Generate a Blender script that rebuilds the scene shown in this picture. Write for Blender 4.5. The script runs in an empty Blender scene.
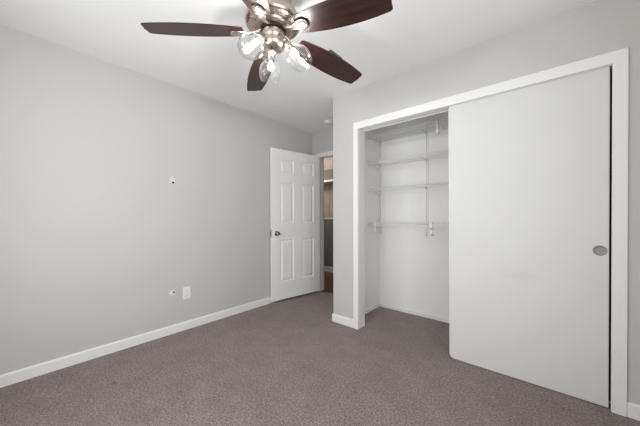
import bpy, bmesh, math, random
from mathutils import Vector, Matrix
random.seed(7)
PI = math.pi
S = bpy.context.scene
COL = S.collection

# ------------------------------------------------------------------ camera
def make_camera():
    yaw, pit, rol, fpx = 0.711, -0.0059, -0.0021, 265.35
    fw = Vector((-math.sin(yaw)*math.cos(pit), math.cos(yaw)*math.cos(pit), math.sin(pit)))
    rt = Vector((math.cos(yaw), math.sin(yaw), 0)); up = rt.cross(fw)
    c, s = math.cos(rol), math.sin(rol)
    r2 = rt*c + up*s; u2 = up*c - rt*s
    cam = bpy.data.cameras.new('camera'); o = bpy.data.objects.new('camera', cam); COL.objects.link(o)
    m = Matrix((r2, u2, -fw)).transposed().to_4x4(); m.translation = (2.7945, -0.1957, 1.144)
    o.matrix_world = m
    cam.sensor_width = 36; cam.lens = fpx/640*36; cam.shift_y = 5.24/640; cam.clip_start = .02
    S.camera = o
make_camera()

# ------------------------------------------------------------------ world, added fill lights, exposure
S.view_settings.view_transform = 'Standard'; S.view_settings.look = 'None'
S.view_settings.gamma = 1; S.view_settings.use_curve_mapping = False
S.view_settings.exposure = 0.10
S.cycles.max_bounces = 16; S.cycles.diffuse_bounces = 12; S.cycles.transparent_max_bounces = 24
S.cycles.glossy_bounces = 6; S.cycles.use_denoising = True; S.cycles.sample_clamp_indirect = 4
W = bpy.data.worlds.new('sky'); S.world = W; W.use_nodes = True
W.node_tree.nodes['Background'].inputs[0].default_value = (.93, .96, 1, 1)
W.node_tree.nodes['Background'].inputs[1].default_value = .5
def area(name, loc, rot, sx, sy, power, col):
    l = bpy.data.lights.new(name, 'AREA'); l.shape = 'RECTANGLE'; l.size = sx; l.size_y = sy; l.energy = power; l.color = col
    o = bpy.data.objects.new(name, l); o.location = loc; o.rotation_euler = rot; COL.objects.link(o); return o
# fill lights added just outside the two assumed, unseen windows
area('rear_window_fill', (1.60, -.70, 1.30), (PI/2, 0, 0), 1.9, 1.4, 31, (1, 1, 1))
area('right_window_fill', (3.40, .175, 1.25), (PI/2, 0, PI/2), 1.3, 1.5, 28, (1, 1, 1))
BULB_EMIT = 570
def hall_fill_light():  # unseen point light added to brighten the hallway
    l = bpy.data.lights.new('hall_fill', 'POINT'); l.energy = 17; l.shadow_soft_size = .12; l.color = (1, .93, .84)
    o = bpy.data.objects.new('hall_fill', l); o.location = (-.95, 3.3, 2.2); COL.objects.link(o)
hall_fill_light()

# ------------------------------------------------------------------ materials
def new_mat(name):
    m = bpy.data.materials.new(name); m.use_nodes = True
    nt = m.node_tree; return m, nt, nt.nodes['Principled BSDF'], nt.nodes['Material Output']
def paint(name, col, rough=.6, bump=.0, scale=180, var=0.0, spec=.3):
    m, nt, b, out = new_mat(name)
    b.inputs['Base Color'].default_value = (*col, 1); b.inputs['Roughness'].default_value = rough
    b.inputs['Specular IOR Level'].default_value = spec
    tc = nt.nodes.new('ShaderNodeTexCoord')
    if bump:
        n = nt.nodes.new('ShaderNodeTexNoise'); n.inputs['Scale'].default_value = scale; n.inputs['Detail'].default_value = 3
        bp = nt.nodes.new('ShaderNodeBump'); bp.inputs['Strength'].default_value = bump; bp.inputs['Distance'].default_value = .002
        nt.links.new(tc.outputs['Object'], n.inputs['Vector']); nt.links.new(n.outputs['Fac'], bp.inputs['Height'])
        nt.links.new(bp.outputs['Normal'], b.inputs['Normal'])
    if var:
        n2 = nt.nodes.new('ShaderNodeTexNoise'); n2.inputs['Scale'].default_value = 2.2; n2.inputs['Detail'].default_value = 4
        mx = nt.nodes.new('ShaderNodeMix'); mx.data_type = 'RGBA'
        mx.inputs[6].default_value = (*[c*(1-var) for c in col], 1); mx.inputs[7].default_value = (*[min(1, c*(1+var)) for c in col], 1)
        nt.links.new(tc.outputs['Object'], n2.inputs['Vector']); nt.links.new(n2.outputs['Fac'], mx.inputs[0])
        nt.links.new(mx.outputs[2], b.inputs['Base Color'])
    return m
def metal(name, col, rough, brushed=False):
    m, nt, b, out = new_mat(name)
    b.inputs['Base Color'].default_value = (*col, 1); b.inputs['Metallic'].default_value = 1; b.inputs['Roughness'].default_value = rough
    if brushed:
        tc = nt.nodes.new('ShaderNodeTexCoord'); mp = nt.nodes.new('ShaderNodeMapping'); mp.inputs['Scale'].default_value = (30, 30, 400)
        n = nt.nodes.new('ShaderNodeTexNoise'); n.inputs['Scale'].default_value = 3
        r = nt.nodes.new('ShaderNodeMapRange'); r.inputs[3].default_value = rough*.8; r.inputs[4].default_value = rough*1.25
        nt.links.new(tc.outputs['Object'], mp.inputs[0]); nt.links.new(mp.outputs[0], n.inputs['Vector'])
        nt.links.new(n.outputs['Fac'], r.inputs[0]); nt.links.new(r.outputs[0], b.inputs['Roughness'])
    return m
STAIN = (.527, .257, 0)
def carpet_mat():
    m, nt, b, out = new_mat('carpet_pile')
    tc = nt.nodes.new('ShaderNodeTexCoord')
    def noise(scale, det, rough=.6):
        n = nt.nodes.new('ShaderNodeTexNoise'); n.inputs['Scale'].default_value = scale; n.inputs['Detail'].default_value = det
        n.inputs['Roughness'].default_value = rough; nt.links.new(tc.outputs['Object'], n.inputs['Vector']); return n
    n1 = noise(78, 8, .95); n2 = noise(4.5, 9, .72); n3 = noise(420, 2)
    r1 = nt.nodes.new('ShaderNodeValToRGB'); e = r1.color_ramp.elements
    e[0].position = .40; e[0].color = (.028, .0228, .0218, 1); e[1].position = .61; e[1].color = (.385, .322, .309, 1)
    nt.links.new(n1.outputs['Fac'], r1.inputs[0])
    r2 = nt.nodes.new('ShaderNodeValToRGB'); f = r2.color_ramp.elements
    f[0].position = .34; f[0].color = (.84, .83, .83, 1); f[1].position = .66; f[1].color = (1.10, 1.10, 1.08, 1)
    nt.links.new(n2.outputs['Fac'], r2.inputs[0])
    mx = nt.nodes.new('ShaderNodeMix'); mx.data_type = 'RGBA'; mx.blend_type = 'MULTIPLY'; mx.inputs[0].default_value = 1
    nt.links.new(r1.outputs[0], mx.inputs[6]); nt.links.new(r2.outputs[0], mx.inputs[7])
    # one small dark stain left of the middle of the room
    vd = nt.nodes.new('ShaderNodeVectorMath'); vd.operation = 'DISTANCE'; vd.inputs[1].default_value = STAIN
    nt.links.new(tc.outputs['Object'], vd.inputs[0])
    rr = nt.nodes.new('ShaderNodeMapRange'); rr.inputs[1].default_value = .008; rr.inputs[2].default_value = .022; rr.inputs[3].default_value = .5; rr.inputs[4].default_value = 1
    nt.links.new(vd.outputs['Value'], rr.inputs[0])
    m2 = nt.nodes.new('ShaderNodeMix'); m2.data_type = 'RGBA'; m2.blend_type = 'MULTIPLY'; m2.inputs[0].default_value = 1
    nt.links.new(mx.outputs[2], m2.inputs[6]); nt.links.new(rr.outputs[0], m2.inputs[7])
    nt.links.new(m2.outputs[2], b.inputs['Base Color'])
    ad = nt.nodes.new('ShaderNodeMath'); ad.operation = 'ADD'
    nt.links.new(n1.outputs['Fac'], ad.inputs[0]); nt.links.new(n3.outputs['Fac'], ad.inputs[1])
    bp = nt.nodes.new('ShaderNodeBump'); bp.inputs['Strength'].default_value = .3; bp.inputs['Distance'].default_value = .004
    nt.links.new(ad.outputs[0], bp.inputs['Height']); nt.links.new(bp.outputs['Normal'], b.inputs['Normal'])
    b.inputs['Roughness'].default_value = .95; b.inputs['Specular IOR Level'].default_value = .1
    b.inputs['Sheen Tint'].default_value = (1, .9, .88, 1); b.inputs['Sheen Weight'].default_value = .26; b.inputs['Sheen Roughness'].default_value = .5
    return m
def wood(name, dark, light, scale, rough, stretch=(1, 14, 14), planks=None, coat=0):
    m, nt, b, out = new_mat(name)
    tc = nt.nodes.new('ShaderNodeTexCoord'); mp = nt.nodes.new('ShaderNodeMapping'); mp.inputs['Scale'].default_value = stretch
    n = nt.nodes.new('ShaderNodeTexNoise'); n.inputs['Scale'].default_value = scale; n.inputs['Detail'].default_value = 6; n.inputs['Distortion'].default_value = .4
    r = nt.nodes.new('ShaderNodeValToRGB'); e = r.color_ramp.elements
    e[0].position = .32; e[0].color = (*dark, 1); e[1].position = .7; e[1].color = (*light, 1)
    nt.links.new(tc.outputs['Object'], mp.inputs[0]); nt.links.new(mp.outputs[0], n.inputs['Vector']); nt.links.new(n.outputs['Fac'], r.inputs[0])
    last = r.outputs[0]
    if planks:
        br = nt.nodes.new('ShaderNodeTexBrick'); br.inputs['Scale'].default_value = 1; br.inputs['Brick Width'].default_value = planks[0]
        br.inputs['Row Height'].default_value = planks[1]; br.inputs['Mortar Size'].default_value = .002
        br.inputs['Color1'].default_value = (.75, .75, .75, 1); br.inputs['Color2'].default_value = (1.15, 1.1, 1.05, 1); br.inputs['Mortar'].default_value = (.2, .2, .2, 1)
        nt.links.new(tc.outputs['Object'], br.inputs['Vector'])
        mx = nt.nodes.new('ShaderNodeMix'); mx.data_type = 'RGBA'; mx.blend_type = 'MULTIPLY'; mx.inputs[0].default_value = 1
        nt.links.new(last, mx.inputs[6]); nt.links.new(br.outputs['Color'], mx.inputs[7]); last = mx.outputs[2]
    nt.links.new(last, b.inputs['Base Color']); b.inputs['Roughness'].default_value = rough
    b.inputs['Coat Weight'].default_value = coat; b.inputs['Specular IOR Level'].default_value = .4; b.inputs['Coat Roughness'].default_value = .3
    return m
def thin_glass(name, tint=(1, 1, 1), gloss=1.0, rough=.02, blend=.3, haze=0):
    m = bpy.data.materials.new(name); m.use_nodes = True; nt = m.node_tree
    for n in list(nt.nodes): nt.nodes.remove(n)
    out = nt.nodes.new('ShaderNodeOutputMaterial'); mix = nt.nodes.new('ShaderNodeMixShader')
    t = nt.nodes.new('ShaderNodeBsdfTransparent'); t.inputs[0].default_value = (*tint, 1)
    g = nt.nodes.new('ShaderNodeBsdfGlossy'); g.inputs['Roughness'].default_value = rough
    fr = nt.nodes.new('ShaderNodeLayerWeight'); fr.inputs[0].default_value = blend
    mu = nt.nodes.new('ShaderNodeMath'); mu.operation = 'MULTIPLY'; mu.inputs[1].default_value = gloss; mu.use_clamp = True
    nt.links.new(fr.outputs['Facing'], mu.inputs[0]); nt.links.new(mu.outputs[0], mix.inputs[0])
    nt.links.new(t.outputs[0], mix.inputs[1]); nt.links.new(g.outputs[0], mix.inputs[2]); last = mix.outputs[0]
    if haze:
        tr = nt.nodes.new('ShaderNodeBsdfTranslucent'); tr.inputs[0].default_value = (.9, .9, .92, 1)
        m3 = nt.nodes.new('ShaderNodeMixShader'); m3.inputs[0].default_value = haze
        nt.links.new(last, m3.inputs[1]); nt.links.new(tr.outputs[0], m3.inputs[2]); last = m3.outputs[0]
    nt.links.new(last, out.inputs[0])
    return m
def emit(name, col, st):
    m, nt, b, out = new_mat(name)
    b.inputs['Base Color'].default_value = (1, 1, 1, 1); b.inputs['Emission Color'].default_value = (*col, 1); b.inputs['Emission Strength'].default_value = st
    return m

M = dict(
    wall=paint('wall_paint_grey', (.56, .549, .534), .75, .10, 260, .008, .2),
    ceil=paint('ceiling_paint_white', (.88, .88, .877), .85, .12, 120, .006, .15),
    trim=paint('trim_paint_white', (.82, .818, .808), .38, .03, 60, 0, .4),
    door=paint('door_paint_white', (.88, .876, .868), .45, .05, 90, .004, .35),
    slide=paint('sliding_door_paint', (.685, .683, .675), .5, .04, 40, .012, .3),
    closet=paint('closet_paint_white', (.90, .897, .89), .75, .1, 260, .006, .2),
    wire=paint('white_vinyl_wire', (.80, .795, .78), .4, 0, 1, 0, .4),
    plastic=paint('white_plastic', (.80, .80, .785), .35, 0, 1, 0, .45),
    slot=paint('dark_slot', (.13, .13, .128), .8),
    dark=paint('black_gap', (.02, .019, .018), .7),
    patch=paint('rough_wall_patch', (.68, .67, .655), .8, 1.0, 120, .10, .2),
    wains=paint('hall_dark_grey_paint', (.17, .172, .178), .5, .05, 200, .05, .4),
    hallwall=paint('hall_beige_paint', (.40, .355, .315), .7, .1, 200, .04, .2),
    basket=paint('woven_grey_fibre', (.20, .185, .17), .9, .8, 90, .2, .1),
    carpet=carpet_mat(),
    hallfloor=wood('hall_red_wood', (.05, .016, .006), (.21, .070, .024), 3, .28, (2, 26, 1), (1.1, .09)),
    blade=wood('dark_walnut_blade', (.008, .0036, .0034), (.045, .0155, .0125), 2.6, .33, (1.5, 22, 22), None, .08),
    panel=wood('pale_wood_panel', (.36, .30, .25), (.52, .45, .39), 3, .5, (14, 14, 1.2)),
    nickel=metal('brushed_nickel', (.54, .465, .415), .26, True),
    nickel_dark=metal('dark_nickel', (.42, .38, .34), .3),  # darker nickel for the flywheel, bulb bases and screws
    chrome=metal('chrome', (.36, .35, .34), .2),
    satin=metal('satin_metal', (.34, .335, .325), .6, True),
    glass=thin_glass('clear_shade_glass', (.95, .95, .96), .7, .04, .38, .0045),
    pane=thin_glass('window_glass', (.98, .99, .99), .3, .01, .2),
    bulb=emit('lit_bulb', (1, .985, .955), BULB_EMIT),
    vent=metal('vent_metal', (.22, .215, .21), .5),
    rubber=paint('track_grey', (.42, .415, .40), .5),
)

def slotted():
    m, nt, b, out = new_mat('slotted_white_metal'); b.inputs['Roughness'].default_value = .45
    tc = nt.nodes.new('ShaderNodeTexCoord'); sp = nt.nodes.new('ShaderNodeSeparateXYZ'); nt.links.new(tc.outputs['Object'], sp.inputs[0])
    def mth(op, a, v):
        n = nt.nodes.new('ShaderNodeMath'); n.operation = op; nt.links.new(a, n.inputs[0])
        if isinstance(v, (int, float)): n.inputs[1].default_value = v
        elif v is not None: nt.links.new(v, n.inputs[1])
        return n.outputs[0]
    zin = mth('LESS_THAN', mth('FRACT', mth('DIVIDE', sp.outputs['Z'], .033), None), .42)
    xin = mth('LESS_THAN', mth('ABSOLUTE', sp.outputs['X'], None), .0042)
    fac = mth('MULTIPLY', zin, xin)
    mx = nt.nodes.new('ShaderNodeMix'); mx.data_type = 'RGBA'; mx.inputs[6].default_value = (.88, .877, .87, 1); mx.inputs[7].default_value = (.20, .20, .20, 1)
    nt.links.new(fac, mx.inputs[0]); nt.links.new(mx.outputs[2], b.inputs['Base Color'])
    return m
M['standard'] = slotted()
def smudge():
    m = M['slide']; nt = m.node_tree; b = nt.nodes['Principled BSDF']
    src = b.inputs['Base Color'].links[0].from_socket
    tc = nt.nodes.new('ShaderNodeTexCoord'); mp = nt.nodes.new('ShaderNodeMapping'); mp.vector_type = 'POINT'
    mp.inputs['Scale'].default_value = (1/.17, 0, 1/.045); mp.inputs['Location'].default_value = (-.015/.17, 0, -.726/.045)
    ln = nt.nodes.new('ShaderNodeVectorMath'); ln.operation = 'LENGTH'
    rg = nt.nodes.new('ShaderNodeMapRange'); rg.interpolation_type = 'SMOOTHSTEP'
    rg.inputs[1].default_value = .2; rg.inputs[2].default_value = 1; rg.inputs[3].default_value = .955; rg.inputs[4].default_value = 1
    mx = nt.nodes.new('ShaderNodeMix'); mx.data_type = 'RGBA'; mx.blend_type = 'MULTIPLY'; mx.inputs[0].default_value = 1
    nt.links.new(tc.outputs['Object'], mp.inputs[0]); nt.links.new(mp.outputs[0], ln.inputs[0]); nt.links.new(ln.outputs['Value'], rg.inputs[0])
    nt.links.new(src, mx.inputs[6]); nt.links.new(rg.outputs[0], mx.inputs[7]); nt.links.new(mx.outputs[2], b.inputs['Base Color'])
smudge()

# ------------------------------------------------------------------ mesh helpers
def box(bm, lo, hi, bev=0, seg=2, mat=None):
    r = bmesh.ops.create_cube(bm, size=1)
    vs = r['verts']; lo = Vector(lo); hi = Vector(hi); c = (lo+hi)/2; d = hi-lo
    for v in vs: v.co = Vector((v.co.x*d.x, v.co.y*d.y, v.co.z*d.z)) + c
    if bev:
        es = list({e for v in vs for e in v.link_edges})
        r2 = bmesh.ops.bevel(bm, geom=es, offset=bev, segments=seg, profile=.6, affect='EDGES')
        vs = list({v for f in r2['faces'] for v in f.verts} | {v for v in vs if v.is_valid})
    if mat is not None: bmesh.ops.transform(bm, matrix=mat, verts=vs)
    return vs
def lathe(bm, prof, seg=40, mat=None, cap0=False, cap1=False):
    rings = []
    for r, z in prof:
        rings.append([bm.verts.new((r*math.cos(2*PI*i/seg), r*math.sin(2*PI*i/seg), z)) for i in range(seg)])
    for a, b in zip(rings[:-1], rings[1:]):
        for i in range(seg):
            j = (i+1) % seg; bm.faces.new((a[i], a[j], b[j], b[i]))
    if cap0: bm.faces.new(rings[0][::-1])
    if cap1: bm.faces.new(rings[-1])
    vs = [v for R in rings for v in R]
    if mat is not None: bmesh.ops.transform(bm, matrix=mat, verts=vs)
    return vs
def tube(bm, pts, rad, seg=8, cap=True):
    pts = [Vector(p) for p in pts]; n = len(pts)
    rads = rad if isinstance(rad, (list, tuple)) else [rad]*n
    t0 = (pts[1]-pts[0]).normalized(); ref = Vector((0, 0, 1)) if abs(t0.z) < .9 else Vector((1, 0, 0))
    u = t0.cross(ref).normalized(); rings = []
    for k, p in enumerate(pts):
        t = (pts[min(k+1, n-1)]-pts[max(k-1, 0)]).normalized()
        u = (u - t*u.dot(t)).normalized(); w = t.cross(u)
        rings.append([bm.verts.new(p + (u*math.cos(2*PI*i/seg)+w*math.sin(2*PI*i/seg))*rads[k]) for i in range(seg)])
    for a, b in zip(rings[:-1], rings[1:]):
        for i in range(seg):
            j = (i+1) % seg; bm.faces.new((a[i], a[j], b[j], b[i]))
    if cap: bm.faces.new(rings[0][::-1]); bm.faces.new(rings[-1])
def prism(bm, prof, p0, p1, ax_u, ax_v):
    """sweep a 2-D profile (u, v) straight from p0 to p1"""
    p0, p1, U, V = Vector(p0), Vector(p1), Vector(ax_u), Vector(ax_v)
    A = [bm.verts.new(p0+U*a+V*b) for a, b in prof]; B = [bm.verts.new(p1+U*a+V*b) for a, b in prof]
    n = len(prof)
    for i in range(n):
        j = (i+1) % n; bm.faces.new((A[i], A[j], B[j], B[i]))
    bm.faces.new(A[::-1]); bm.faces.new(B)
def obj(name, bm, mat, parent=None, smooth=False, loc=None):
    bmesh.ops.recalc_face_normals(bm, faces=bm.faces)
    me = bpy.data.meshes.new(name); bm.to_mesh(me); bm.free()
    if mat: me.materials.append(M[mat] if isinstance(mat, str) else mat)
    if smooth:
        for p in me.polygons: p.use_smooth = True
        try: me.set_sharp_from_angle(angle=math.radians(40))
        except Exception: pass
    o = bpy.data.objects.new(name, me); COL.objects.link(o)
    if loc is not None: o.location = loc
    if parent: o.parent = parent
    return o
def NB(): return bmesh.new()
def tag(o, label=None, cat=None, group=None, kind=None):
    if label: o['label'] = label
    if cat: o['category'] = cat
    if group: o['group'] = group
    if kind: o['kind'] = kind
    return o
def empty(name, loc=(0, 0, 0), rz=0, label=None, cat=None, group=None, kind=None):
    o = bpy.data.objects.new(name, None); o.empty_display_size = .05; COL.objects.link(o)
    o.location = loc; o.rotation_euler = (0, 0, rz); return tag(o, label, cat, group, kind)
def struct(name, boxes, mat, label, cat, bev=0):
    bm = NB()
    for lo, hi in boxes: box(bm, lo, hi, bev)
    return tag(obj(name, bm, mat), label, cat, None, 'structure')

# ------------------------------------------------------------------ room shell
H = 2.44
YC, YI, YB, YH = 2.0965, 2.2115, 2.8665, 2.982     # closet wall front / back, back wall front / back
XE, XP, XR = 1.012, 1.16, 3.30                       # end of closet wall, closet inner left, right wall
YR = -.60
struct('floor', [((-.12, YR-.12, -.10), (XR+.12, YB, 0)), ((.12, YB-.001, -.10), (.976, 2.925, 0))], 'carpet', 'speckled mauve-grey carpet covering the bedroom and closet floor', 'carpet floor')
struct('floor_hall', [((-1.6, 2.925, -.10), (XR+.12, 4.2, -.004))], 'hallfloor', 'glossy reddish wood hallway floor beyond the open door', 'wood floor')
struct('ceiling', [((-1.6, YR-.12, H), (XR+.12, 4.2, H+.1))], 'ceil', 'flat white painted ceiling over the whole bedroom', 'ceiling')
struct('wall_left', [((-.12, YR-.12, 0), (0, YH, H))], 'wall', 'long plain light grey wall on the left', 'wall')
DL, DR, DH = .121, .974, 2.062
struct('wall_back', [((-1.6, YB, 0), (DL, YH, H)), ((DL, YB, DH), (DR, YH, H)), ((DR, YB, 0), (XR+.12, YH, H))], 'wall', 'grey wall with the entry doorway, running on behind the closet', 'wall')
OL, OR, OH = 1.319, 3.112, 2.052
struct('wall_closet', [((XE, YC, 0), (OL, YI, H)), ((OL, YC, OH), (OR, YI, H)), ((OR, YC, 0), (XR+.001, YI, H)), ((XE, YI-.001, 0), (XP-.004, YB, H))], 'wall', 'light grey wall around the closet opening', 'wall')
struct('wall_closet_left', [((XP-.004, YI, 0), (XP, YB, H))], 'closet', 'pale left side wall inside the closet', 'wall')
struct('wall_closet_back', [((XP, YB-.004, 0), (XR, YB, H))], 'closet', 'pale back wall inside the closet behind the wire shelves', 'wall')
W2 = (-.5, .85, .45, 2.05)
struct('wall_right', [((XR, YR-.12, 0), (XR+.12, W2[0], H)), ((XR, W2[1], 0), (XR+.12, YH, H)), ((XR, W2[0], 0), (XR+.12, W2[1], W2[2])), ((XR, W2[0], W2[3]), (XR+.12, W2[1], H))], 'wall', 'grey wall on the right with an added window', 'wall')
W1 = (.60, 2.60, .55, 2.05)
struct('wall_rear', [((0, YR-.12, 0), (W1[0], YR, H)), ((W1[1], YR-.12, 0), (XR, YR, H)), ((W1[0], YR-.12, 0), (W1[1], YR, W1[2])), ((W1[0], YR-.12, W1[3]), (W1[1], YR, H))], 'wall', 'grey wall behind the camera with a wide added window', 'wall')
struct('wall_hall', [((-1.6, 4.08, 0), (XR+.12, 4.2, H))], 'hallwall', 'beige upper wall of the hallway seen through the doorway', 'wall')
struct('wall_hall_left', [((-1.72, YB, 0), (-1.6, 4.2, H))], 'hallwall', 'end wall of the hallway on the left', 'wall')
struct('wall_hall_right', [((XR+.12, YH-.001, 0), (XR+.24, 4.2, H))], 'hallwall', 'end wall of the hallway on the right', 'wall')

# unseen windows, assumed and sized to let in the fill light
def window(name, lo, hi, axis, label):
    root = empty(name, ((lo[0]+hi[0])/2, (lo[1]+hi[1])/2, lo[2]), 0, label, 'window', None, 'structure')
    off = root.location
    bm = NB(); t = .05
    def rect(u0, u1, z0, z1, d0, d1):
        if axis == 'x': box(bm, (u0, lo[1]+d0, z0), (u1, lo[1]+d1, z1), .004)
        else: box(bm, (lo[0]+d0, u0, z0), (lo[0]+d1, u1, z1), .004)
    u0, u1 = (lo[0], hi[0]) if axis == 'x' else (lo[1], hi[1])
    z0, z1 = lo[2], hi[2]; zm = (z0+z1)/2; um = (u0+u1)/2
    for a in ((u0, u0+t, z0, z1), (u1-t, u1, z0, z1), (u0+t, u1-t, z0, z0+t), (u0+t, u1-t, z1-t, z1), (um-.02, um+.02, z0+t, z1-t)): rect(*a, .03, .09)
    bmesh.ops.translate(bm, vec=-off, verts=bm.verts)
    obj('window_frame', bm, 'trim', root)
    bm = NB()
    if axis == 'x': box(bm, (u0+.04, lo[1]+.058, z0+.04), (u1-.04, lo[1]+.062, z1-.04))
    else: box(bm, (lo[0]+.058, u0+.04, z0+.04), (lo[0]+.062, u1-.04, z1-.04))
    bmesh.ops.translate(bm, vec=-off, verts=bm.verts)
    obj('window_pane', bm, 'pane', root)
window('added_window_1', (W1[0], YR-.12, W1[2]), (W1[1], YR, W1[3]), 'x', 'added white framed window, unseen, in the wall behind the camera')
window('added_window_2', (XR, W2[0], W2[2]), (XR+.12, W2[1], W2[3]), 'y', 'added white framed window, unseen, in the right wall beside the camera')

# ------------------------------------------------------------------ baseboards
BH, BT = .083, .012
def bb_prof(h=BH, t=BT): return [(0, 0), (t, 0), (t, h-.014), (t*.85, h-.006), (t*.55, h-.001), (0, h)]
def baseboard(name, runs, label, h=BH, t=BT):
    bm = NB()
    for p0, p1, U in runs: prism(bm, bb_prof(h, t), p0, p1, U, (0, 0, 1))
    return tag(obj(name, bm, 'trim'), label, 'baseboard', None, 'structure')
baseboard('baseboard_left', [((0, YR, 0), (0, YB, 0), (1, 0, 0))], 'white baseboard along the long left wall')
baseboard('baseboard_back', [((BT, YB, 0), (.078, YB, 0), (0, -1, 0))], 'short white baseboard between the left wall and the entry door casing')
baseboard('baseboard_closet', [((XE-BT, YC, 0), (1.281, YC, 0), (0, -1, 0)), ((XE, YC-BT, 0), (XE, YB-.02, 0), (-1, 0, 0))], 'white baseboard wrapping the corner left of the closet')
baseboard('baseboard_right', [((3.136, YC, 0), (XR, YC, 0), (0, -1, 0)), ((XR, YC, 0), (XR, YR, 0), (-1, 0, 0)), ((XR, YR, 0), (0, YR, 0), (0, 1, 0))], 'white baseboard right of the closet door')
baseboard('baseboard_closet_inner', [((XP, YI, 0), (XP, YB-.004, 0), (1, 0, 0)), ((XP, YB-.004, 0), (XR, YB-.004, 0), (0, -1, 0))], 'low white baseboard inside the closet', .042, .009)
baseboard('baseboard_hall', [((-1.6, 4.08, 0), (XR, 4.08, 0), (0, -1, 0))], 'white baseboard in the hallway beyond the door', .125, .014)

# ------------------------------------------------------------------ casings and jambs
def casing(name, xl_o, xl_i, xr_i, xr_o, z_i, z_o, y, label, t=.016):
    bm = NB(); b = .005
    def leg(pts):       # mitred board, front edges eased
        f = [bm.verts.new((x, y-t, z)) for x, z in pts]; g = [bm.verts.new((x, y, z)) for x, z in pts]
        ff = bm.faces.new(f); n = len(pts)
        for i in range(n): bm.faces.new((f[i], g[i], g[(i+1) % n], f[(i+1) % n]))
        bm.faces.new(g[::-1])
        return [e for e in ff.edges]
    E1 = leg([(xl_o, 0), (xl_i, 0), (xl_i, z_i), (xl_o, z_o)])
    E2 = leg([(xr_i, 0), (xr_o, 0), (xr_o, z_o), (xr_i, z_i)])
    E3 = leg([(xl_o, z_o), (xl_i, z_i), (xr_i, z_i), (xr_o, z_o)])
    es = []
    for E in (E1, E2, E3):
        for e in E:
            a, c = e.verts[0].co, e.verts[1].co
            d = c-a
            if abs(d.x) < 1e-6 or (abs(d.z) < 1e-6 and min(a.z, c.z) > .5): es.append(e)
    bmesh.ops.bevel(bm, geom=es, offset=b, segments=3, profile=.6, affect='EDGES')
    return tag(obj(name, bm, 'trim'), label, 'door casing', None, 'structure')
casing('trim_1', 1.281, 1.336, 3.0745, 3.136, 2.028, 2.0985, YC, 'white casing framing the wide closet opening')
JL, JR, JH = 1.338, 3.095, 2.040
struct('trim_2', [((OL, YC-.002, 0), (JL, YI+.002, JH)), ((JR, YC-.002, 0), (OR, YI+.002, JH)), ((OL, YC-.002, JH), (OR, YI+.002, OH))], 'trim', 'white jamb lining the closet opening', 'door jamb', .0015)
casing('trim_3', .078, .133, .962, 1.006, 2.043, 2.105, YB, 'white casing framing the entry doorway')
EL, ER, EH = .14, .955, 2.053
struct('trim_4', [((DL, YB-.002, 0), (EL, YH+.002, EH)), ((ER, YB-.002, 0), (DR, YH+.002, EH)), ((DL, YB-.002, EH), (DR, YH+.002, DH)),
                  ((EL, YB+.05, 0), (EL+.010, YB+.085, EH)), ((ER-.010, YB+.05, 0), (ER, YB+.085, EH)), ((EL+.01, YB+.05, EH-.012), (ER-.01, YB+.085, EH))], 'trim', 'white jamb with door stop lining the entry doorway', 'door jamb', .001)
struct('trim_5', [((-1.6, 4.064, 1.092), (XR, 4.08, 1.125))], 'trim', 'thin white rail capping the dark lower wall of the hallway', 'wall trim', .003)
struct('trim_6', [((-1.6, 4.068, .09), (XR, 4.08, 1.09))], 'wains', 'dark grey lower wall of the hallway below the thin white rail', 'wainscot', .001)
struct('trim_7', [((EL+.001, 2.905, -.003), (ER-.001, 2.945, .006))], 'hallfloor', 'wooden threshold strip where carpet meets the hallway floor', 'threshold', .002)

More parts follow.
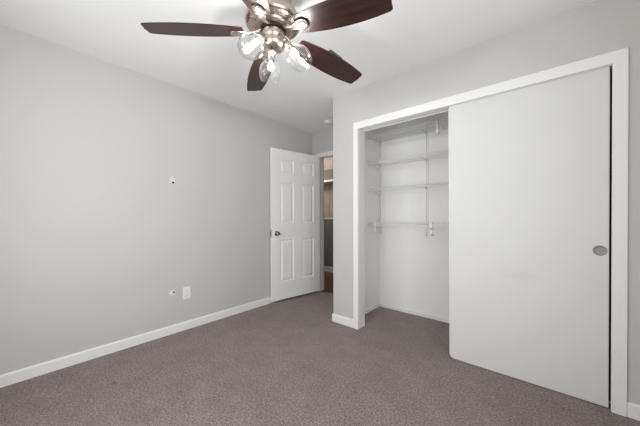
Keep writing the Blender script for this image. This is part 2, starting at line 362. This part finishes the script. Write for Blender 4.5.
# ------------------------------------------------------------------ open six-panel entry door
def six_panel_door():
    A = Vector((.19, 2.825)); B = Vector((.062, 2.012)); d = (A-B); Wd = d.length
    ang = math.atan2(d.y, d.x)                          # local +x runs from free edge to hinge edge
    root = empty('door_1', (B.x, B.y, .034), ang, 'white six-panel entry door standing open against the left wall', 'door', None, 'structure')
    Ht = 2.046-.034; T = .035
    # local: x along the door, y from visible face (0) back to +T, z up.  visible face normal is -y
    bm = NB()
    cols = [(.128, .350), (.488, .702)]; rows = [(.236, .803), (1.026, 1.566), (1.706, 1.876)]
    xs = sorted({0, Wd, *[v for c in cols for v in c]}); zs = sorted({0, Ht, *[v for c in rows for v in c]})
    def is_panel(x0, z0): return any(abs(c[0]-x0) < 1e-6 for c in cols) and any(abs(r[0]-z0) < 1e-6 for r in rows)
    for y, s in ((0, -1), (T, 1)):
        V = {(i, k): bm.verts.new((x, y, z)) for i, x in enumerate(xs) for k, z in enumerate(zs)}
        for i in range(len(xs)-1):
            for k in range(len(zs)-1):
                q = [V[i, k], V[i+1, k], V[i+1, k+1], V[i, k+1]]
                if not is_panel(xs[i], zs[k]): bm.faces.new(q); continue
                # stepped recess, then raised field
                x0, x1, z0, z1 = xs[i], xs[i+1], zs[k], zs[k+1]
                prev = q
                for ins, dep in ((.005, .007), (.012, .010), (.020, .010), (.042, .002)):
                    yy = y - s*dep
                    ring = [bm.verts.new((x0+ins, yy, z0+ins)), bm.verts.new((x1-ins, yy, z0+ins)), bm.verts.new((x1-ins, yy, z1-ins)), bm.verts.new((x0+ins, yy, z1-ins))]
                    for j in range(4): bm.faces.new((prev[j], prev[(j+1) % 4], ring[(j+1) % 4], ring[j]))
                    prev = ring
                bm.faces.new(prev)
    # edges of the slab
    for (x0, z0), (x1, z1) in (((0, 0), (Wd, 0)), ((Wd, 0), (Wd, Ht)), ((Wd, Ht), (0, Ht)), ((0, Ht), (0, 0))):
        bm.faces.new([bm.verts.new(p) for p in ((x0, 0, z0), (x1, 0, z1), (x1, T, z1), (x0, T, z0))])
    bmesh.ops.remove_doubles(bm, verts=bm.verts, dist=1e-5)
    obj('door_leaf', bm, 'door', root)
    def knob(front):
        bm = NB(); s = -1 if front else 1; y0 = 0 if front else T
        k = 1 if front else .42
        prof = [(.0, 0), (.031, 0), (.031, .003), (.027, .007), (.012, .009), (.0105, .022*k+.004), (.013, .030*k+.003), (.021, .038*k), (.0255, .047*k), (.0265, .054*k), (.024, .060*k), (.017, .0635*k), (.0, .065*k)]
        lathe(bm, prof, 28, Matrix.Translation((.068, y0, .89)) @ Matrix.Rotation(PI/2 if s < 0 else -PI/2, 4, 'X'))
        bmesh.ops.remove_doubles(bm, verts=bm.verts, dist=1e-6)
        obj('door_knob', bm, 'chrome', root, True)
    knob(True); knob(False)
    bm = NB(); box(bm, (-.0012, .006, .835), (.0008, T-.006, .945), 0); box(bm, (-.009, .011, .875), (0, T-.011, .905), .002)
    tag(obj('latch_plate', bm, 'chrome', root), 'chrome latch plate')
    for z in (.22, 1.0, 1.78):
        bm = NB(); lathe(bm, [(0, 0), (.006, 0), (.006, .09), (0, .09)], 12, Matrix.Translation((Wd+.006, T-.002, z)))
        box(bm, (Wd-.0005, .004, z), (Wd+.0012, T, z+.09))
        obj('hinge', bm, 'satin', root, True)
six_panel_door()

# ------------------------------------------------------------------ sliding closet doors
def slab(bm, x0, x1, z0, z1, y0, y1, r_bl, r_tl, r_r=.002, tilt=0.0):
    pts = []
    def arc(cx, cz, r, a0, a1, n=8):
        for i in range(n+1):
            a = math.radians(a0+(a1-a0)*i/n); pts.append((cx+r*math.cos(a), cz+r*math.sin(a)))
    arc(x1-r_r, z0+r_r, r_r, -90, 0, 2); arc(x1-r_r, z1-r_r, r_r, 0, 90, 2)
    arc(x0+r_tl-tilt, z1-r_tl, r_tl, 90, 180); arc(x0+r_bl, z0+r_bl, r_bl, 180, 270)
    f = [bm.verts.new((x, y0, z)) for x, z in pts]; g = [bm.verts.new((x, y1, z)) for x, z in pts]
    n = len(pts); ff = bm.faces.new(f); gg = bm.faces.new(g[::-1])
    for i in range(n): bm.faces.new((f[i], g[i], g[(i+1) % n], f[(i+1) % n]))
    bmesh.ops.bevel(bm, geom=list(ff.edges)+list(gg.edges), offset=.0025, segments=2, profile=.5, affect='EDGES')
def sliding_doors():
    d2 = empty('door_2', (2.63, 2.112, .004), 0, 'plain white sliding closet door with a round metal finger pull', 'sliding door', None, 'structure')
    bm = NB(); slab(bm, 2.190, 3.067, .005, 2.033, 2.108, 2.142, .034, .022, .003, .010)
    bmesh.ops.translate(bm, vec=-d2.location, verts=bm.verts); obj('door_leaf', bm, 'slide', d2)
    bm = NB()
    lathe(bm, [(0, .0010), (.018, .0008), (.0235, .0014), (.0262, .0030), (.0290, .0032), (.0308, .0020), (.0312, 0), (0, 0)], 40, Matrix.Translation((3.0285, 2.108, .937)) @ Matrix.Rotation(PI/2, 4, 'X'))
    bmesh.ops.translate(bm, vec=-d2.location, verts=bm.verts); bmesh.ops.remove_doubles(bm, verts=bm.verts, dist=1e-6)
    tag(obj('finger_pull', bm, 'satin', d2, True), 'round brushed metal finger pull')
    d3 = empty('door_3', (2.63, 2.156, .004), 0, 'second white sliding closet door standing behind the front one', 'sliding door', None, 'structure')
    bm = NB(); slab(bm, 2.235, 3.088, .006, 2.033, 2.156, 2.190, .034, .022, .003, .0)
    bmesh.ops.translate(bm, vec=-d3.location, verts=bm.verts); obj('door_leaf', bm, 'slide', d3)
sliding_doors()
bm = NB(); box(bm, (3.069, 2.1475, .03), (JR+.0005, 2.1545, 2.026), .001)  # black strip added to stand for the shade inside the door gap
tag(obj('gap_shade_strip', bm, 'dark'), 'dark strip standing in for the shade in the narrow gap between sliding door and right jamb', 'shade strip')
def track():
    r = empty('sliding_door_track', (2.2, 2.15, 2.040), 0, 'pale twin-channel track under the head of the closet opening', 'door track')
    bm = NB()
    box(bm, (JL+.001, 2.1005, 2.0365), (JR-.001, 2.205, 2.0400))
    for y0, y1, z in ((2.1005, 2.1035, 2.026), (2.1495, 2.1525, 2.030), (2.1935, 2.205, 2.0275)): box(bm, (JL+.001, y0, z), (JR-.001, y1, 2.0368))
    bmesh.ops.translate(bm, vec=-r.location, verts=bm.verts); obj('channel', bm, 'trim', r)
    bm = NB(); lathe(bm, [(0, 0), (.007, 0), (.007, .004), (0, .004)], 12, Matrix.Translation((1.352, 2.125, 2.033)))
    bmesh.ops.translate(bm, vec=-r.location, verts=bm.verts); tag(obj('screw', bm, 'dark', r), 'dark screw at the left end of the track')
track()

# ------------------------------------------------------------------ closet shelving
YW = YB-.004
SX0, SX1, SD = XP+.012, XR-.012, .30
SHELF_Z = [2.088, 1.787, 1.477, 1.071]
SHELF_WORD = ['white wire shelf at the very top of the closet, just below the door track', 'white wire shelf second from the top in the closet',
              'white wire shelf third from the top in the closet, above the lowest one', 'lowest white wire shelf in the closet, with hooks hanging at its front']
def wire_shelf():
    root = empty('wire_shelf', (0, 0, 0), 0, SHELF_WORD[0], 'wire shelf', 'wire shelves in the closet')
    y1 = YW-.006; y0 = y1-SD
    bm = NB(); n = int((SX1-SX0)/.0254)
    for i in range(n+1):
        x = SX0+.006+i*(SX1-SX0-.012)/n
        tube(bm, [(x, y1, 0), (x, y0+.004, 0), (x, y0, -.004), (x, y0, -.028)], .0016, 5)
    obj('wire_deck', bm, 'wire', root)
    for y, z, r in ((y0, 0, .0042), (y0, -.028, .0042), (y1, -.002, .0032), ((y0+y1)/2, -.0042, .0030)):
        bm = NB(); tube(bm, [(SX0, y, z), (SX1, y, z)], r, 8); obj('wire_rail', bm, 'wire', root, True)
    return root
def copy_tree(o, parent=None):
    c = o.copy(); COL.objects.link(c)
    if parent: c.parent = parent
    for ch in list(o.children): copy_tree(ch, c)
    return c
proto = wire_shelf(); shelves = []
for i, z in enumerate(SHELF_Z):
    s = proto if i == 0 else copy_tree(proto)
    s.location = (0, 0, z); s['label'] = SHELF_WORD[i]; shelves.append(s)

def standard(x, label, z0=.925, z1=2.19):
    root = empty('shelf_standard', (x, YW, z0), 0, label, 'shelf standard', 'slotted shelf standards on the closet wall')
    bm = NB(); w = .0145; L = z1-z0
    prism(bm, [(-w, 0), (w, 0), (w, .013), (w-.004, .013), (w-.004, .011), (-w+.004, .011), (-w+.004, .013), (-w, .013)], (0, 0, 0), (0, 0, L), (1, 0, 0), (0, -1, 0))
    obj('channel', bm, 'standard', root)
    return root
standard(1.181, 'slotted white shelf standard on the back wall at the left corner of the closet')
standard(1.754, 'slotted white shelf standard on the back wall beside the sliding door')
def bracket_proto():
    root = empty('shelf_bracket', (0, 0, 0), 0, 'bracket', 'shelf bracket', 'white shelf brackets under the wire shelves')
    bm = NB(); t = .0025
    pts = [(-.0, -.004), (-.0, -.062), (-.03, -.052), (-.16, -.026), (-.27, -.011), (-.285, -.004)]      # (y, z)
    A = [bm.verts.new((-t, y, z)) for y, z in pts]; B = [bm.verts.new((t, y, z)) for y, z in pts]
    bm.faces.new(A); bm.faces.new(B[::-1])
    for i in range(len(pts)): bm.faces.new((A[i], B[i], B[(i+1) % len(pts)], A[(i+1) % len(pts)]))
    obj('arm', bm, 'wire', root)
    bm = NB(); box(bm, (-.007, -.293, -.030), (.007, -.283, -.003), .002); obj('end_clip', bm, 'plastic', root)
    return root
bproto = None
words = ['topmost', 'second highest', 'third highest', 'lowest']
for side, x in (('left corner', 1.181), ('middle', 1.754)):
    for i, z in enumerate(SHELF_Z):
        if bproto is None: bproto = b = bracket_proto()
        else: b = copy_tree(bproto)
        b.location = (x, YW-.0125, z-.006)
        b.scale.z = 1 if side[0] == 'l' else .22
        b['label'] = ('white shelf bracket under the %s wire shelf at the closet left corner' if side[0] == 'l' else 'white shelf bracket under the %s wire shelf on the standard near the sliding door') % words[i]
def rod_hook(x, z, label, first=[None]):
    if first[0] is None:
        root = empty('rod_hook', (x, YW-.006-SD, z), 0, label, 'rod hook', 'white plastic rod hooks on the wire shelves'); first[0] = root
        bm = NB()
        def strap(path, w, t):
            n = len(path); rings = []
            for k, (y, zz) in enumerate(path):
                a = Vector(path[max(k-1, 0)]); b_ = Vector(path[min(k+1, n-1)]); d = (b_-a).normalized(); nr = Vector((-d.y, d.x))
                rings.append([bm.verts.new((sx*w, y+nr.x*st*t, zz+nr.y*st*t)) for sx, st in ((-1, -1), (1, -1), (1, 1), (-1, 1))])
            for a, b_ in zip(rings[:-1], rings[1:]):
                for i in range(4): bm.faces.new((a[i], a[(i+1) % 4], b_[(i+1) % 4], b_[i]))
            bm.faces.new(rings[0][::-1]); bm.faces.new(rings[-1])
        path = [(.014, .010), (.0, .014), (-.012, .004), (-.012, -.038), (.002, -.052), (.022, -.060)]
        cup = [(.020+.024*math.sin(math.radians(a))*-1+.0, -.088+.030*math.cos(math.radians(a))) for a in range(0, 230, 22)]
        strap(path+cup, .0115, .006)
        obj('hook', bm, 'plastic', root)
        bm = NB(); lathe(bm, [(0, 0), (.006, 0), (.006, .004), (0, .004)], 12, Matrix.Translation((0, .034, -.116)) @ Matrix.Rotation(PI/2, 4, 'X')); 
        tag(obj('screw', bm, 'rubber', root), 'grey screw cap at the tip of the hook')
        return root
    r = copy_tree(first[0]); r.location = (x, YW-.006-SD, z); r['label'] = label; return r
rod_hook(1.272, SHELF_Z[3], 'white rod hook under the lowest shelf at the closet left corner')
rod_hook(1.905, SHELF_Z[3], 'white rod hook under the lowest shelf close to the sliding door')
rod_hook(1.957, SHELF_Z[0], 'white rod hook hanging from the top shelf close to the sliding door')

# ------------------------------------------------------------------ outlet, cable holes, detector, vent
def outlet():
    r = empty('wall_outlet', (0, .962, .372), 0, 'white duplex power outlet low on the left wall', 'outlet')
    bm = NB(); box(bm, (0, -.037, -.060), (.006, .037, .060), .003); obj('cover_plate', bm, 'plastic', r)
    for z in (-.021, .021):
        bm = NB(); box(bm, (.004, -.017, z-.0145), (.0085, .017, z+.0145), .0035, 3); k = obj('receptacle', bm, 'trim', r)
        bm = NB()
        for y in (-.0065, .0065): box(bm, (.0083, y-.0009, z-.001), (.0088, y+.0009, z+.008))
        lathe(bm, [(0, 0), (.0025, 0), (.0025, .0005), (0, .0005)], 10, Matrix.Translation((.0083, 0, z-.007)) @ Matrix.Rotation(PI/2, 4, 'Y'))
        obj('socket_slots', bm, 'slot', k)
    bm = NB(); lathe(bm, [(0, .001), (.003, .0008), (.0035, 0)], 12, Matrix.Translation((.006, 0, 0)) @ Matrix.Rotation(PI/2, 4, 'Y')); obj('screw', bm, 'plastic', r)
outlet()
def cable_hole(y, z, py, pz, label, seed):
    r = empty('cable_hole', (0, y, z), 0, label, 'cable hole', 'patched cable holes in the left wall')
    rnd = random.Random(seed); bm = NB(); n = 22
    c = bm.verts.new((.0022, py, pz)); ring1 = []; ring2 = []
    for i in range(n):
        a = 2*PI*i/n; q = .030+rnd.uniform(-.006, .006)
        ring1.append(bm.verts.new((.0022+rnd.uniform(-.0008, .0008), py+q*.6*math.cos(a), pz+q*.6*math.sin(a))))
        ring2.append(bm.verts.new((.0002, py+q*math.cos(a), pz+q*math.sin(a))))
    for i in range(n):
        j = (i+1) % n; bm.faces.new((c, ring1[i], ring1[j])); bm.faces.new((ring1[i], ring2[i], ring2[j], ring1[j]))
    obj('rough_patch', bm, 'patch', r)
    bm = NB(); prof = [(0, .0035), (.0075, .0035), (.0095, .0015), (.0095, 0)]
    lathe(bm, prof, 14, Matrix.Rotation(PI/2, 4, 'Y')); bmesh.ops.remove_doubles(bm, verts=bm.verts, dist=1e-6)
    obj('hole', bm, 'dark', r)
cable_hole(.840, 1.481, -.008, .028, 'rough patched cable hole halfway up the left wall', 3)
cable_hole(.840, .403, -.014, -.002, 'rough patched cable hole low on the left wall beside the power outlet', 5)
bm = NB(); lathe(bm, [(0, .004), (.010, .0035), (.016, .001), (.017, 0)], 16, Matrix.Rotation(PI/2, 4, 'Y'))
bmesh.ops.remove_doubles(bm, verts=bm.verts, dist=1e-6)
tag(obj('wall_bumper', bm, 'wall', None, True, (0, 1.958, 1.715)), 'small faint grey bump on the left wall just left of the open door', 'wall bumper')
def detector():
    r = empty('smoke_detector', (.525, 2.63, H), 0, 'small round white smoke detector on the ceiling by the entry door', 'smoke detector')
    bm = NB(); lathe(bm, [(0, 0), (.068, 0), (.068, -.010), (.064, -.012), (0, -.012)], 36); obj('base', bm, 'plastic', r, True)
    bm = NB(); lathe(bm, [(.060, -.011), (.060, -.026), (.054, -.034), (.030, -.038), (0, -.038)], 36); bmesh.ops.remove_doubles(bm, verts=bm.verts, dist=1e-6); obj('cover', bm, 'plastic', r, True)
detector()
def vent():
    cx, cy, w, l = 1.41, 1.500, .105, .075
    r = empty('ceiling_vent', (cx, cy, H), 0, 'grey metal air vent on the ceiling, half hidden behind a fan blade', 'vent')
    bm = NB()
    for lo, hi in (((-w, -l, -.008), (w, -l+.016, 0)), ((-w, l-.016, -.008), (w, l, 0)), ((-w, -l+.016, -.008), (-w+.016, l-.016, 0)), ((w-.016, -l+.016, -.008), (w, l-.016, 0))): box(bm, lo, hi, .002)
    obj('frame', bm, 'vent', r)
    for k in range(7):
        y = -l+.026+k*(2*l-.052)/6
        bm = NB(); box(bm, (-w+.014, -.007, -.0008), (w-.014, .007, .0008), 0, 2, Matrix.Translation((0, y, -.006)) @ Matrix.Rotation(.6, 4, 'X')); obj('slat', bm, 'vent', r)
vent()

# ------------------------------------------------------------------ hallway shelf and basket
def hall_shelf():
    r = empty('hall_shelf', (-.62, 4.08, 1.84), 0, 'white shelf on the hallway wall seen through the doorway', 'shelf')
    bm = NB(); box(bm, (-.8, -.26, -.018), (.8, 0, .018), .003); obj('board', bm, 'trim', r)
    for x in (-.6, .6):
        bm = NB(); box(bm, (x-.012, -.22, -.05), (x+.012, 0, -.017), .002); obj('support', bm, 'trim', r)
    b = empty('woven_basket', (-.62, 3.95, 1.858), 0, 'grey woven basket on the hallway shelf', 'basket')
    bm = NB(); vs = box(bm, (-.28, -.10, 0), (.28, .10, .20), .015, 3)
    for v in bm.verts: v.co.x *= .92+.08*v.co.z/.2; v.co.y *= .92+.08*v.co.z/.2
    top = [f for f in bm.faces if f.normal.z > .95 and f.calc_area() > .02]
    rr = bmesh.ops.inset_region(bm, faces=top, thickness=.012); bmesh.ops.translate(bm, vec=(0, 0, -.15), verts=list({v for f in top for v in f.verts}))
    obj('body', bm, 'basket', b)
    bm = NB(); tube(bm, [(sx*.275, sy*.095, .197) for sx, sy in ((-1, -1), (1, -1), (1, 1), (-1, 1), (-1, -1))], .008, 8); obj('rim', bm, 'basket', b, True)
    p = empty('wood_panel', (-.62, 4.08, 1.13), 0, 'pale wood panel with a centre seam on the hallway wall below the shelf', 'wall panel')
    for x0, x1 in ((-.62, .002), (.008, .62)):
        bm = NB(); box(bm, (x0, -.016, 0), (x1, -.001, .635), .003); obj('board', bm, 'panel', p)
hall_shelf()

# ------------------------------------------------------------------ ceiling fan
FX, FY = 1.648, .745
def fan():
    root = empty('ceiling_fan', (FX, FY, H), 0, 'brushed nickel ceiling fan with five dark wood blades and three lit glass shades', 'ceiling fan')
    dz = H
    def part(name, bm, mat, parent=root, smooth=True):
        bmesh.ops.translate(bm, vec=(0, 0, -dz), verts=bm.verts); return obj(name, bm, mat, parent, smooth)
    bm = NB()      # canopy hugging the ceiling
    lathe(bm, [(0, 2.44), (.088, 2.44), (.092, 2.432), (.092, 2.36), (.098, 2.345), (0, 2.345)], 48); bmesh.ops.remove_doubles(bm, verts=bm.verts, dist=1e-6); part('canopy', bm, 'nickel')
    bm = NB()      # motor housing, flared to its lower rim
    lathe(bm, [(0, 2.35), (.094, 2.35), (.100, 2.335), (.104, 2.295), (.118, 2.262), (.138, 2.240), (.148, 2.222), (.150, 2.205), (.147, 2.193), (.138, 2.186), (.118, 2.183), (.100, 2.182), (0, 2.182)], 56)
    bmesh.ops.remove_doubles(bm, verts=bm.verts, dist=1e-6); part('motor_housing', bm, 'nickel')
    bm = NB()      # dark gap, flywheel
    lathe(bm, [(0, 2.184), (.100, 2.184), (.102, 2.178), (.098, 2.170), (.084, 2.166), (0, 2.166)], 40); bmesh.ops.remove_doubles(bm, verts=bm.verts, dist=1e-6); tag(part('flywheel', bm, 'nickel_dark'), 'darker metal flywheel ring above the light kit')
    bm = NB()
    lathe(bm, [(0, 2.167), (.070, 2.167), (.072, 2.162), (.066, 2.154), (0, 2.152)], 40); bmesh.ops.remove_doubles(bm, verts=bm.verts, dist=1e-6); tag(part('hub', bm, 'dark'), 'black gap ring at the top of the light kit')
    bm = NB()      # switch housing and fitter
    lathe(bm, [(0, 2.152), (.056, 2.152), (.062, 2.147), (.064, 2.135), (.062, 2.118), (.056, 2.110), (.056, 2.104), (.064, 2.099), (.066, 2.088), (.060, 2.072), (.044, 2.060), (.026, 2.053), (.013, 2.050), (.013, 2.040), (.009, 2.034), (0, 2.033)], 44)
    bmesh.ops.remove_doubles(bm, verts=bm.verts, dist=1e-6); part('light_kit', bm, 'nickel')
    # blades
    R, r0 = .642, .170
    off = (.017, -.086, -.020, .060, .029); ddr = (.018, .005, -.016, -.002, -.002); dpt = (.023, .041, -.010, -.026, -.034)
    for k in range(5):
        az = .188+off[k]+k*2*PI/5; dr = .038+ddr[k]; pt = -.219+dpt[k]; zh = 2.140
        # local frame: x radial, y tangential (pitched), built in a holder matrix
        X = Vector((math.cos(az), math.sin(az), 0)); Yt = Vector((-math.sin(az), math.cos(az), 0))*math.cos(pt)+Vector((0, 0, math.sin(pt)))
        X2 = (X*(R-r0)+Vector((0, 0, -dr))).normalized(); Y2 = (Yt-X2*Yt.dot(X2)).normalized(); Z2 = X2.cross(Y2)
        Mx = Matrix((X2, Y2, Z2)).transposed().to_4x4(); Mx.translation = X*r0+Vector((0, 0, zh-dz))
        L = math.hypot(R-r0, dr)
        def wid(t): return .053*(1-t)*(1-2*t)+4*.076*t*(1-t)+.055*t*(2*t-1)
        pts = []; n = 22
        rc = .011
        for i in range(n+1): 
            t = i/n*(1-rc/L) ; pts.append((t*L, wid(t)))
        for i in range(1, 6):
            a = i/6*PI/2; pts.append((L-rc+rc*math.sin(a), wid(1)-rc+rc*math.cos(a)))
        pts.append((L, wid(1)-rc))
        for s in (-.5, 0, .5): pts.append((L+.004*(1-4*s*s)*1.0, -s*2*(-.5)*(wid(1)-rc) if False else (wid(1)-rc)*(-2*s)*.5))
        low = [(x, -y) for x, y in pts[:n+7][::-1]]
        out = pts+low
        # rounded root
        out += [(-.010, -.046), (-.014, -.030), (-.014, .030), (-.010, .046)]
        bm = NB(); th = .0028
        f = [bm.verts.new((x, y, -th)) for x, y in out]; g = [bm.verts.new((x, y, th)) for x, y in out]
        ff = bm.faces.new(f[::-1]); gg = bm.faces.new(g)
        for i in range(len(out)): j = (i+1) % len(out); bm.faces.new((f[i], f[j], g[j], g[i]))
        b = obj('blade', bm, 'blade', root); b.matrix_local = Mx
        # nickel arm: narrow neck from the hub widening into a spoon under the blade root
        bm = NB()
        prof = [(-.118, .013, -.000, .018), (-.100, .013, .000, .010), (-.080, .012, .000, .001), (-.058, .0115, .001, -.006), (-.036, .014, .002, -.009), (-.016, .022, .003, -.0095), (.004, .030, .003, -.0095), (.022, .033, .003, -.0095), (.038, .030, .003, -.0095), (.050, .021, .003, -.009), (.056, .008, .002, -.008)]
        prev = None; nseg = 10
        for x, hw, bul, zc in prof:
            ring = []
            for i in range(nseg*2):
                a = 2*PI*i/(nseg*2); y = hw*math.cos(a); z = zc+(.0055 if math.sin(a) > 0 else .0075)*math.sin(a)
                if x > -.03: z = min(z, -.0032)
                ring.append(bm.verts.new((x, y, z)))
            if prev:
                for i in range(nseg*2): j = (i+1) % (nseg*2); bm.faces.new((prev[i], prev[j], ring[j], ring[i]))
            else: bm.faces.new(ring[::-1])
            prev = ring
        bm.faces.new(prev)
        a_ = obj('blade_arm', bm, 'nickel', root, True); a_.matrix_local = Mx
        for (sx, sy) in ((.008, -.018), (.008, .018), (.040, 0)):
            bm = NB(); lathe(bm, [(0, -.0202), (.004, -.0195), (.005, -.0165), (.005, -.010)], 10, Matrix.Translation((sx, sy, .002))); bmesh.ops.remove_doubles(bm, verts=bm.verts, dist=1e-6)
            obj('screw', bm, 'nickel_dark', a_, True)
    # three light arms, sockets, glass shades and bulbs
    for k, deg in enumerate((-88, 36, 149)):
        a = math.radians(deg); X = Vector((math.cos(a), math.sin(a), 0)); T = math.radians(41)
        ax = X*math.sin(T)+Vector((0, 0, -math.cos(T)))            # shade axis, outwards and down
        neck = X*.074+Vector((0, 0, 2.090-dz))
        Zq = ax; Yq = Vector((0, 0, 1)).cross(X).normalized(); Xq = Yq.cross(Zq)
        Mx = Matrix((Xq, Yq, Zq)).transposed().to_4x4(); Mx.translation = neck
        bm = NB(); c = Vector((0, 0, 2.088-dz))
        tube(bm, [c+X*.040, c+X*.058+Vector((0, 0, .004)), neck-ax*.006, neck+ax*.006], [.012, .012, .013, .014], 14); obj('light_arm', bm, 'nickel', root, True)
        bm = NB(); lathe(bm, [(0, -.004), (.016, -.004), (.021, .002), (.0225, .010), (.0215, .028), (.0235, .030), (.0235, .034), (.016, .035), (0, .035)], 28); bmesh.ops.remove_doubles(bm, verts=bm.verts, dist=1e-6)
        s = obj('socket', bm, 'nickel', root, True); s.matrix_local = Mx
        bm = NB()
        lathe(bm, [(.0225, .024), (.0225, .032), (.031, .041), (.045, .054), (.056, .072), (.0615, .092), (.0625, .112), (.059, .132), (.052, .150), (.0502, .156), (.0488, .1555)], 44)
        g = obj('glass_shade', bm, 'glass', root, True); g.matrix_local = Mx; tag(g, 'clear glass shade')
        bm = NB(); lathe(bm, [(.0, .034), (.012, .034), (.0125, .046), (.014, .050), (0, .050)], 20); bmesh.ops.remove_doubles(bm, verts=bm.verts, dist=1e-6)
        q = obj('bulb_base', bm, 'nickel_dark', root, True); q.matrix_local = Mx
        bm = NB(); lathe(bm, [(.0, .050), (.0095, .050), (.0105, .060), (.0115, .070), (.0115, .080), (.0092, .088), (.005, .093), (0, .094)], 24); bmesh.ops.remove_doubles(bm, verts=bm.verts, dist=1e-6)
        b = obj('bulb', bm, 'bulb', root, True); b.matrix_local = Mx; tag(b, 'glowing white bulb')
fan()
